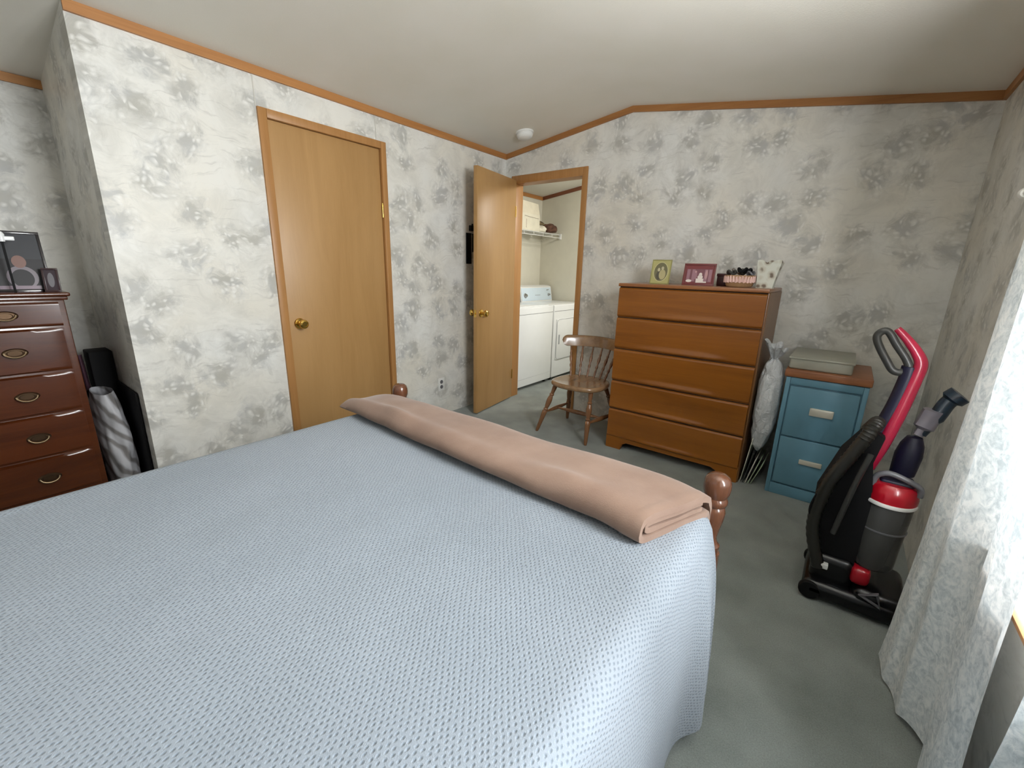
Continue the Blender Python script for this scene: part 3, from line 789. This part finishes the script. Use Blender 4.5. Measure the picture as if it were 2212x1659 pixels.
for q_,(lab,x,h,ln_,mt,th) in enumerate(M2):
    T=Matrix.Translation((2.306+.014*q_+.006,0,0))@Matrix.Rotation(.10+.055*q_,4,'Y')
    o=M().box(0,th,-.475,-.22,.002*q_,(.30,.20,.17,.16,.15)[q_],.001,T=T).obj('folder',MAT[mt],loc=(2.32+.014*q_,-.35,0)); tag(o,lab,'folder','papers leaning beside the blue cabinet')

# ------------------------------------------------------------------ vacuum cleaner
va=thing('vacuum_cleaner','black and red upright vacuum cleaner in the right corner','vacuum cleaner',(2.84,-1.28,0))
yv=-1.27
def sm(pts,n=8):
    out=[];P_=[V(p) for p in pts]
    for i in range(len(P_)-1):
        p0=P_[max(i-1,0)];p1=P_[i];p2=P_[i+1];p3=P_[min(i+2,len(P_)-1)]
        for k_ in range(n):
            t=k_/n; out.append(.5*((2*p1)+(-p0+p2)*t+(2*p0-5*p1+4*p2-p3)*t*t+(-p0+3*p1-3*p2+p3)*t**3))
    out.append(P_[-1]); return out
# base / nozzle
m=M(); m.box(2.705,3.01,-1.40,-1.12,.012,.085,.03,seg=4); m.box(2.72,2.86,-1.36,-1.16,.06,.19,.03,seg=4); m.box(2.86,3.02,-1.39,-1.13,.05,.115,.03,seg=4)
m.obj('floor_head',MAT['blackglass'],va)
for y in (-1.40,-1.14): M().lathe([(0,0),(.034,0),(.038,.006),(.038,.02),(.034,.026),(0,.026)],(2.735,y,.040),(0,1,0),24).obj('wheel',MAT['black'],va)
M().box(2.735,2.775,-1.385,-1.36,.145,.165,.003).obj('rating_label',MAT['whitep'],va)
m=M(); m.tube([(2.885,-1.395,.10),(2.945,-1.395,.075),(2.93,-1.395,.125)],.008,8,closed=True); m.obj('release_pedal',MAT['mgrey'],va)
M().box(2.845,2.905,-1.37,-1.19,.115,.185,.02,seg=3).obj('head_cover',MAT['red'],va)
# body column
m=M(); m.prism([(2.725,.12),(2.85,.12),(2.855,.45),(2.83,.60),(2.845,.70),(2.80,.72),(2.735,.60),(2.685,.42),(2.690,.25)],'y',-1.335,-1.20); m.obj('body_column',MAT['black'],va)
# spine
sp=sm([(2.822,yv,.56),(2.846,yv,.66),(2.868,yv,.78),(2.884,yv,.90),(2.890,yv,.965),(2.872,yv,1.005),(2.838,yv,1.048),(2.805,yv,1.082)])
m=M().tube(sp,[.026-.014*(i/(len(sp)-1))**2 for i in range(len(sp))],14,flat=.8); m.obj('handle_spine',MAT['crimson'],va)
sp2=sm([(2.800,yv+.004,.55),(2.822,yv+.004,.68),(2.848,yv+.004,.80),(2.862,yv+.004,.90),(2.864,yv+.004,.955)])
M().tube(sp2,.023,12).obj('spine_back',MAT['navy'],va)
lp=sm([(2.862,yv,.955),(2.845,yv,.985),(2.815,yv,1.025),(2.785,yv,1.068),(2.765,yv,1.066),(2.757,yv,1.045),(2.772,yv,1.010),(2.80,yv,.965),(2.822,yv,.935),(2.845,yv,.932),(2.862,yv,.955)],6)[:-1]
M().tube(lp,.0125,12,closed=True).obj('grip_loop',MAT['dgrey'],va)
# dirt cup
cx_,cy_=2.912,-1.285
ax=V((.02,0,1))
M().lathe([(0,.0),(.062,0),(.066,.01),(.072,.27),(.070,.275),(0,.275)],(cx_-.012,cy_,.185),ax,36).obj('dirt_cup',MAT['cup'],va)
M().lathe([(0,.012),(.030,.012),(.034,.12),(.050,.13),(.052,.15),(.030,.16),(.030,.26),(0,.26)],(cx_-.012,cy_,.185),ax,28).obj('filter_cone',MAT['dgrey'],va)
M().lathe([(.0685,0),(.0715,.001),(.0718,.006),(.069,.007)],(cx_-.0075,cy_,.345),ax,36).obj('cup_band',MAT['mgrey'],va)
M().lathe([(0,0),(.078,0),(.080,.006),(.078,.014),(0,.014)],(cx_-.008,cy_,.452),ax,36).obj('cup_rim',MAT['whitep'],va)
M().lathe([(0,0),(.076,0),(.077,.02),(.070,.055),(.058,.066),(0,.068)],(cx_-.007,cy_,.466),ax,36).obj('cup_lid',MAT['red'],va)
hl=sm([(cx_-.068,cy_-.03,.515),(cx_-.062,cy_-.034,.553),(cx_-.03,cy_-.038,.572),(cx_+.02,cy_-.04,.560),(cx_+.058,cy_-.036,.540),(cx_+.062,cy_-.03,.508)],5)
M().tube(hl,.010,10).obj('cup_handle',MAT['mgrey'],va)
M().box(cx_-.05,cx_+.048,cy_-.03,cy_+.05,.52,.545,.01,seg=3).obj('lid_plate',MAT['navy'],va)
M().lathe([(0,0),(.036,.002),(.038,.03),(.040,.08),(.034,.12),(.022,.15),(0,.155)],(2.925,-1.22,.545),(0.05,.0,1),24).obj('motor_dome',MAT['navy'],va)
# hose
hz=sm([(2.745,-1.37,.14),(2.70,-1.36,.30),(2.715,-1.36,.48),(2.765,-1.35,.62),(2.800,-1.34,.715),(2.815,-1.30,.745),(2.80,-1.25,.70)],14)
rr=[.021+.0025*(i%2) for i in range(len(hz))]
M().tube(hz,rr,14).obj('hose',plain('hose_grey',(36,35,31),.3),va)
wt=sm([(2.765,-1.372,.30),(2.79,-1.372,.50),(2.815,-1.365,.64)],8); M().tube(wt,.010,10).obj('wand',MAT['dgrey'],va)
cd=sm([(2.72,-1.36,.52),(2.685,-1.37,.42),(2.68,-1.37,.36),(2.70,-1.36,.34),(2.715,-1.35,.46)],8); M().tube(cd,.004,8).obj('power_cord',MAT['black'],va)
# accessory tools at the rear
M().tube(sm([(2.94,-1.21,.70),(2.955,-1.20,.75),(2.965,-1.2,.80)],6),[.020]*4+[.040]*9,12,flat=.6).obj('crevice_tool',plain('grey_tool',(122,118,128),.35),va)
M().tube(sm([(2.945,-1.20,.705),(2.975,-1.19,.77),(2.995,-1.18,.83),(3.02,-1.18,.865)],6),[.022]*6+[.028]*8+[.040]*5,12,flat=.8).obj('brush_tool',plain('dark_teal_tool',(22,38,52),.35),va)

# ------------------------------------------------------------------ smoke detector
sx,sy=.40,-.27; nz=V((SL,0,-1)).normalized()
o=M().lathe([(0,0),(.072,0),(.072,.010),(.064,.012),(.064,.018),(.066,.022),(.058,.038),(.045,.046),(0,.048)],(sx,sy,zc(sx)),nz,40).obj('smoke_detector',MAT['whitep'],loc=(sx,sy,zc(sx)))
tag(o,'round white smoke detector on the ceiling above the doorway corner','smoke detector')
# outlet on wall A
t=thing('power_outlet','white power outlet on the left wall near the open door','outlet',(0,-.833,.274))
M().box(0,.005,-.868,-.798,.217,.331,.002).obj('cover_plate',MAT['whitep'],t)
for z in (.252,.296):
    M().lathe([(0,0),(.017,0),(.016,.003),(0,.003)],(.004,-.833,z),(1,0,0),20).obj('socket',MAT['mgrey'],t)
# dark hangings on wall A behind the open door
t=thing('key_rack','black wall rack with two hanging straps behind the open door','wall rack',(0,-.46,1.57))
M().box(0,.02,-.486,-.412,1.555,1.60,.004).lathe([(0,0),(.008,0),(.008,.014),(0,.014)],(.01,-.45,1.60),(0,0,1),10).obj('rack_block',MAT['black'],t)
M().box(0,.012,-.522,-.462,1.286,1.538,.003).obj('hanging_strap',MAT['black'],t)
M().box(0,.012,-.450,-.392,1.385,1.535,.003).obj('hanging_strap',MAT['black'],t)
M().box(0,.004,-.462,-.450,1.37,1.53,0).obj('cord',MAT['whitep'],t)
# ------------------------------------------------------------------ washer, dryer, shelf
def appliance(name,label,y0,y1,door,console):
    t=thing(name,label,'washing machine' if name=='washing_machine' else 'dryer',(-.24,(y0+y1)/2,0))
    m=M(); m.box(-.56,.062,y0,y1,.035,.872,.010,seg=3)
    m.obj('cabinet',MAT['white'],t)
    for x in (-.50,.0):
        for y in (y0+.05,y1-.05): M().lathe([(0,0),(.018,0),(.018,.04),(0,.04)],(x,y,0),(0,0,1),12).obj('foot',MAT['black'],t)
    M().box(.0615,.0635,y0+.008,y1-.008,.800,.803,0).obj('deck_seam',MAT['gap'],t)
    if door:
        c0,c1,z0,z1=y0+.055,y1-.055,.24,.71
        dd=M().box(.060,.072,c0,c1,z0,z1,.005,seg=2).obj('door',MAT['white'],t)
        pts=[];r=.05
        for (cy,cz,a0) in ((c1-r,z1-r,0),(c0+r,z1-r,pi/2),(c0+r,z0+r,pi),(c1-r,z0+r,3*pi/2)):
            for k_ in range(6): a=a0+pi/2*k_/5; pts.append((.0725,cy+(r-.004)*cos(a),cz+(r-.004)*sin(a)))
        M().tube(pts,.0022,6,closed=True).obj('door_rim',plain('grey_line',(150,152,156),.5),dd)
        m=M(); 
        for q in range(3): m.box(.071,.0745,c0+.045+q*.010,c0+.050+q*.010,.42,.53,0)
        m.obj('door_grip',plain('grip_grey',(170,172,176),.5),dd)
    else:
        M().box(-.36,.03,y0+.05,y1-.05,.871,.882,.005).obj('lid',MAT['white'],t)
        M().box(.0615,.063,y0+.02,y1-.02,.118,.121,0).obj('toe_seam',plain('grey_line2',(190,192,194),.5),t)
    # slanted console
    P_=[(-.405,.868),(-.435,1.045),(-.475,1.062),(-.56,1.062),(-.56,.868)]
    m=M(); m.prism([(x,z) for x,z in P_],'y',y0+.004,y1-.004); m.obj('console',MAT['whitep'],t)
    T=Matrix(((.0,-.1663,.986,-.404),(1,0,0,(y0+y1)/2),(0,.986,.1663,.872),(0,0,0,1)))
    w_=(y1-y0)/2-.02
    M().box(-w_,w_,.012,.165,.0,.003,.001,T=T).obj('control_panel',MAT['console'],t)
    for (yy,zz,rr_) in ((-w_*.78,.075,.030),(w_*.80,.075,.018),(w_*.72,.135,.009)):
        c=T@V((yy,zz,.003)); ax_=T.to_3x3()@V((0,0,1))
        M().lathe([(0,0),(rr_,0),(rr_*.95,.004),(rr_*.7,.006),(rr_*.62,.022),(rr_*.5,.026),(0,.026)],c,ax_,20).obj('knob',MAT['chrome'],t)
    m=M()
    for q in range(5): m.box(-w_*.12+q*.022,-w_*.12+q*.022+.014,.072,.078,.003,.0038,0,T=T)
    m.obj('panel_print',MAT['mgrey'],t)
appliance('washing_machine','white top-loading washer nearest the open door, left of dryer',.145,.815,False,True)
appliance('clothes_dryer','white clothes dryer with square door and grey console, by doorway',.835,1.505,True,True)

sh=thing('wire_shelf','white wire shelf on the laundry wall above the dryer','shelf',(-.5,.9,1.66))
m=M()
for x,z in ((-.355,1.678),(-.345,1.640),(-.50,1.678),(-.64,1.678)): m.tube([(x,.15,z),(x,1.535,z)],.0042,8)
m.obj('rail',MAT['whitep'],sh)
m=M()
for q in range(56):
    y=.16+q*.0248; m.tube([(-.64,y,1.682),(-.355,y,1.682)],.0018,6)
for q in range(8): m.tube([(-.352,.20+q*.19,1.678),(-.343,.20+q*.19,1.640)],.003,6)
m.obj('wires',MAT['whitep'],sh)
M().box(-.365,-.335,1.528,1.548,1.625,1.69,.003).obj('end_bracket',MAT['whitep'],sh)
# box with open flap
bx=thing('cardboard_box','white cardboard box with raised flap on the wire shelf','box',(-.46,.93,1.685))
m=M(); t_=.004
m.box(-.37,-.37+t_,.755,1.095,1.686,1.862,0); m.box(-.60,-.60+t_,.755,1.095,1.686,1.862,0); m.box(-.60,-.37,.755,.755+t_,1.686,1.862,0); m.box(-.60,-.37,1.091,1.095,1.686,1.862,0); m.box(-.60,-.37,.755,1.095,1.686,1.69,0)
m.obj('box_body',plain('white_card',(222,216,196),.7),bx)
m=M().add([(-.368,.758,1.862),(-.368,1.093,1.862),(-.385,1.100,1.925),(-.385,.735,1.925),(-.40,.705,2.00),(-.40,1.105,1.985)],[(0,1,2,3),(3,2,5,4)])
m.add([(-.372,.758,1.862),(-.372,1.093,1.862),(-.389,1.100,1.925),(-.389,.735,1.925),(-.404,.705,2.00),(-.404,1.105,1.985)],[(3,2,1,0),(4,5,2,3)])
m.obj('box_flap',plain('white_card2',(222,214,192),.7),bx)
m=M(); 
m.tube([(-.3655,.80,1.835),(-.3655,.88,1.828),(-.3655,1.07,1.822)],.0022,6)
m.obj('slot_line',plain('pencil',(120,104,92),.7),bx)
m=M(); zz=1.80; yy=.83
for q in range(5):
    z=1.80-.019*q; m.tube([(-.3655,yy-.004,z),(-.3655,yy+.010,z-.004),(-.3655,yy-.002,z-.010),(-.3655,yy+.014,z-.014)],.0016,6)
m.obj('handwriting',plain('ink',(140,100,92),.7),bx)
o=M().box(-.60,-.42,.62,.735,1.86,1.93,.004).obj('small_box',MAT['brown'],loc=(-.5,.68,1.86)); tag(o,'dark brown small box behind the white box flap','box')
o=M().box(-.60,-.40,.60,.745,1.686,1.86,.01).obj('storage_tin',plain('grey_tin',(170,162,152),.5),loc=(-.5,.67,1.686)); tag(o,'greyish tin left of the white box on the wire shelf','tin')
def lump(name,label,cat,c,r,mt,seed,group=None,flatb=.6):
    def fn(u,v):
        a=2*pi*u; b=-pi/2+pi*v
        d=V((cos(a)*cos(b),sin(a)*cos(b),sin(b))); k_=1+.28*noise.noise(d*1.8+V((seed,0,0)))+.10*noise.noise(d*5+V((0,seed,0)))
        p=V((d.x*r[0],d.y*r[1],d.z*r[2]))*k_
        p.z=max(p.z,-r[2]*flatb); return V(c)+p
    o=M().grid(fn,40,24,cu=True).obj(name,mt,loc=(c[0],c[1],c[2]-r[2]*flatb),angle=70)
    return tag(o,label,cat,group)
lump('folded_towel','folded white towel on the wire shelf right of box','towel',(-.44,1.185,1.715),(.10,.075,.045),plain('towel_white',(230,224,206),.9),3)
lump('folded_cloth','brown patterned cloth heaped at the end of the wire shelf','cloth',(-.44,1.395,1.735),(.12,.105,.062),plain('brown_cloth',(96,66,52),.9,var=.6,scale=22),8)
lump('knitted_hat','dark olive hat lying on the white towel on shelf','hat',(-.48,1.20,1.782),(.09,.075,.034),plain('olive_cloth',(96,84,60),.9,var=.5,scale=18),5)

# ------------------------------------------------------------------ tall mahogany dresser (left)
dx0,dx1,dy1,dy0=-.70,-.155,-2.975,-3.88
dz=1.100
dr_=thing('tall_dresser','tall dark mahogany dresser with oval brass pulls, in left recess','dresser',(-.42,-3.42,0))
M().box(dx0,dx1,dy0,dy1,.04,dz-.03,.004).obj('carcass',MAT['mahog'],dr_)
m=M(); m.box(dx0,dx1+.022,dy0-.02,dy1+.022,dz-.018,dz,.007,seg=3); m.box(dx0,dx1+.012,dy0-.012,dy1+.012,dz-.034,dz-.018,.004); m.obj('top',MAT['mahog'],dr_)
m=M(); m.box(dx0,dx1+.014,dy0-.014,dy1+.014,0,.06,.005); m.obj('plinth',MAT['mahog'],dr_)
zz=[.075,.150,.352,.553,.743,.948,1.064]
zz=[.06,.160,.356,.556,.746,.948,1.062]
for i in range(1,6):
    a,b=zz[i]+.004,zz[i+1]-.004
    def fn(u,v,a=a,b=b):
        y=dy1-.022+(dy0-dy1+.044)*u; z=a+(b-a)*v
        bow=.020*sin(pi*min(1,max(0,u)))**.6 if i<5 else .010
        e=min(v,1-v)*(b-a); x=dx1+.002+bow*(1 if e>.006 else (e/.006)**.5)
        return V((x,y,z))
    m=M().grid(fn,40,24); m.box(dx1-.01,dx1+.003,dy0+.022,dy1-.022,a,b)
    d_=m.obj('drawer',MAT['mahog'],dr_,flip=False,angle=50)
    zp=(a+b)/2
    for yp in (-3.165,-3.69):
        u=(yp-(dy1-.022))/(dy0-dy1+.044); xb=dx1+.002+(.020*sin(pi*u)**.6 if i<5 else .010)
        M().lathe([(0,0),(1,0),(.95,.003),(.55,.006),(.5,.004),(0,.004)],(xb,yp,zp),(1,0,0),28,sc=(1,1)).obj('tmp',MAT['pewterd']) if False else None
        m=M()
        vs=[];fs=[];prof=[(0.0,.0045),(.55,.0045),(.62,.008),(.80,.008),(.95,.003),(1.0,0)]
        for r,h in prof:
            for k_ in range(28):
                t=2*pi*k_/28; vs.append((xb+h,yp+.040*r*cos(t),zp+.021*r*sin(t)))
        for q in range(len(prof)-1):
            for k_ in range(28):
                k2=(k_+1)%28; fs.append((q*28+k_,q*28+k2,(q+1)*28+k2,(q+1)*28+k_))
        m.add(vs,fs)
        bp=m.obj('back_plate',MAT['pewterd'],d_)
        if i<5 or True:
            pts=[(xb+.012+.008*sin(pi*q/12),yp+.032*cos(pi+pi*q/12),zp-.022*sin(pi*q/12)+.004) for q in range(13)]
            M().tube(pts,.0038,8).obj('bail_handle',MAT['pewter'],d_)
    
# items on dresser
def ph_person(m,T,w_,h_,f_):
    m.box(-w_/2,w_/2,.004,.010,f_,f_+h_,0,T=T,mi=0)
    z=f_
    quad(m,T,-w_*.5,w_*.5,z+h_*.55,z+h_*.98,.0035,4)
    disc(m,T,.01,z+h_*.22,.048,.050,.0030,1); disc(m,T,.01,z+h_*.20,.034,.040,.0027,0); disc(m,T,.01,z+h_*.50,.022,.027,.0024,2)
    quad(m,T,-w_*.40,w_*.36,z+.002,z+h_*.07,.0026,3)
    return [plain('photo_black',(18,15,20),.5),plain('photo_grey',(116,108,116),.2),plain('photo_face',(112,74,62),.3),plain('photo_lilac',(126,110,122),.2),plain('photo_slate',(34,36,42),.5)]
framed('portrait_frame','large black framed portrait of a person, on the dark dresser','photo frame',-.24,-3.085,.185,.262,dz,radians(10),radians(90),plain('black_lacquer',(24,16,22),.2,coat=.5),ph_person,.010)
def ph_small(m,T,w_,h_,f_):
    m.box(-w_/2,w_/2,.004,.010,f_,f_+h_,0,T=T,mi=0); disc(m,T,0,f_+h_*.5,w_*.3,h_*.36,.0030,1); return [plain('small_dark',(60,48,54),.3),plain('small_grey',(118,116,120),.3)]
framed('miniature_frame','small dark frame at the right end of the dresser top','photo frame',-.20,-2.998,.052,.105,dz,radians(8),radians(75),plain('dark_frame',(48,22,26),.3,coat=.4),ph_small,.008)
o=M().box(-.20,-.188,-3.150,-3.075,dz+.215,dz+.232,.003).lathe([(0,0),(.010,0),(.012,.03),(.006,.04),(0,.042)],(-.194,-3.112,dz+.21),(0,0,1),14).box(-.196,-.192,-3.116,-3.108,dz,dz+.215,0,mi=1)
tag(o.obj('cross_ornament',[MAT['white'],MAT['black']],loc=(-.194,-3.11,dz)),'white cross ornament standing in front of the large portrait','ornament')

# striped bundle and dark things in the recess
def bundle(u,v):
    a=2*pi*u; z=.01+.585*v
    r=sin(pi*min(1,.16+.84*(1-v)))**.55 if v>.5 else 1.0
    r*=1+.10*noise.noise(V((cos(a)*1.2,sin(a)*1.2,v*3)))+.05*sin(a*3+v*9)+.10*noise.noise(V((cos(a)*3,sin(a)*3,v*7+cos(a)*2)))
    return V((-.30+.17*r*cos(a)+.0*v,-2.890+.062*r*sin(a)-.016*v*v,z))
o=M().grid(bundle,60,50,cu=True); o=o.obj('striped_bundle',MAT['stripe'],loc=(-.32,-2.88,0),angle=70); tag(o,'grey and white striped fabric bundle between dresser and wall corner','fabric bundle')
o=M().box(-.62,-.09,-2.815,-2.803,0,.60,.004).box(-.64,-.49,-2.900,-2.803,.0,.765,.006).obj('case_shade_board',MAT['black'],loc=(-.4,-2.81,0)); tag(o,'tall black case and added black shade board behind striped bundle','case')  # thin black board is added to stand for shade on the return wall
o=M().tube([(-.520,-2.915,.01),(-.520,-2.920,.40),(-.520,-2.932,.755)],.011,12).obj('metal_rod',plain('plum_metal',(88,60,72),.25,.6),loc=(-.5,-2.9,0)); tag(o,'thin plum rod leaning in front of the black case','rod')

# ------------------------------------------------------------------ light
W=bpy.data.worlds.new('sky'); bpy.context.scene.world=W; W.use_nodes=True
bg=W.node_tree.nodes['Background']; bg.inputs[0].default_value=(.85,.93,1,1); bg.inputs[1].default_value=.7
def area(name,loc,rot,sx_,sy_,power,col):
    L=bpy.data.lights.new(name,'AREA'); L.shape='RECTANGLE'; L.size=sx_; L.size_y=sy_; L.energy=power; L.color=col
    o=bpy.data.objects.new(name,L); C.objects.link(o); o.location=loc; o.rotation_euler=rot; return o
area('daylight_right_window',(XC+.30,-2.12,1.42),(0,radians(90),radians(-6)),1.2,1.1,245,(.96,.985,1))
area('fill_light_near_window',((DX0+DX1)/2,YD-.25,1.5),(radians(90),0,0),1.8,1.2,1.2,(1,.98,.94))  # added fill lamp behind the unseen near window
area('laundry_ceiling_lamp',(1.35,.8,2.15),(0,radians(25),0),.3,.3,30,(1,.98,.93))

# ------------------------------------------------------------------ camera
f,yaw,pitch,roll,cxm,cym,czm=921.288,-.657061,.262848,.0252819,2.658211,-3.276266,1.24973
fw=V((sin(yaw)*cos(pitch),cos(yaw)*cos(pitch),-sin(pitch))); r0=V((cos(yaw),-sin(yaw),0)); u0=r0.cross(fw)
r=r0*cos(roll)+u0*sin(roll); u=-r0*sin(roll)+u0*cos(roll)
cam=bpy.data.cameras.new('camera'); co=bpy.data.objects.new('camera',cam); C.objects.link(co)
cam.sensor_width=36; cam.lens=f/2212*36; cam.clip_start=.02
co.matrix_world=Matrix(((r.x,u.x,-fw.x,cxm),(r.y,u.y,-fw.y,cym),(r.z,u.z,-fw.z,czm),(0,0,0,1)))
sc=bpy.context.scene; sc.camera=co
sc.view_settings.view_transform='Standard'; sc.view_settings.look='None'; sc.view_settings.gamma=1; sc.view_settings.exposure=-.18
sc.view_settings.use_curve_mapping=False
sc.cycles.use_denoising=True; sc.cycles.max_bounces=6; sc.cycles.diffuse_bounces=4; sc.cycles.glossy_bounces=3; sc.cycles.transmission_bounces=5; sc.cycles.transparent_max_bounces=6
sc.cycles.use_adaptive_sampling=True; sc.cycles.adaptive_threshold=.06; sc.cycles.adaptive_min_samples=16
sc.cycles.sample_clamp_indirect=6
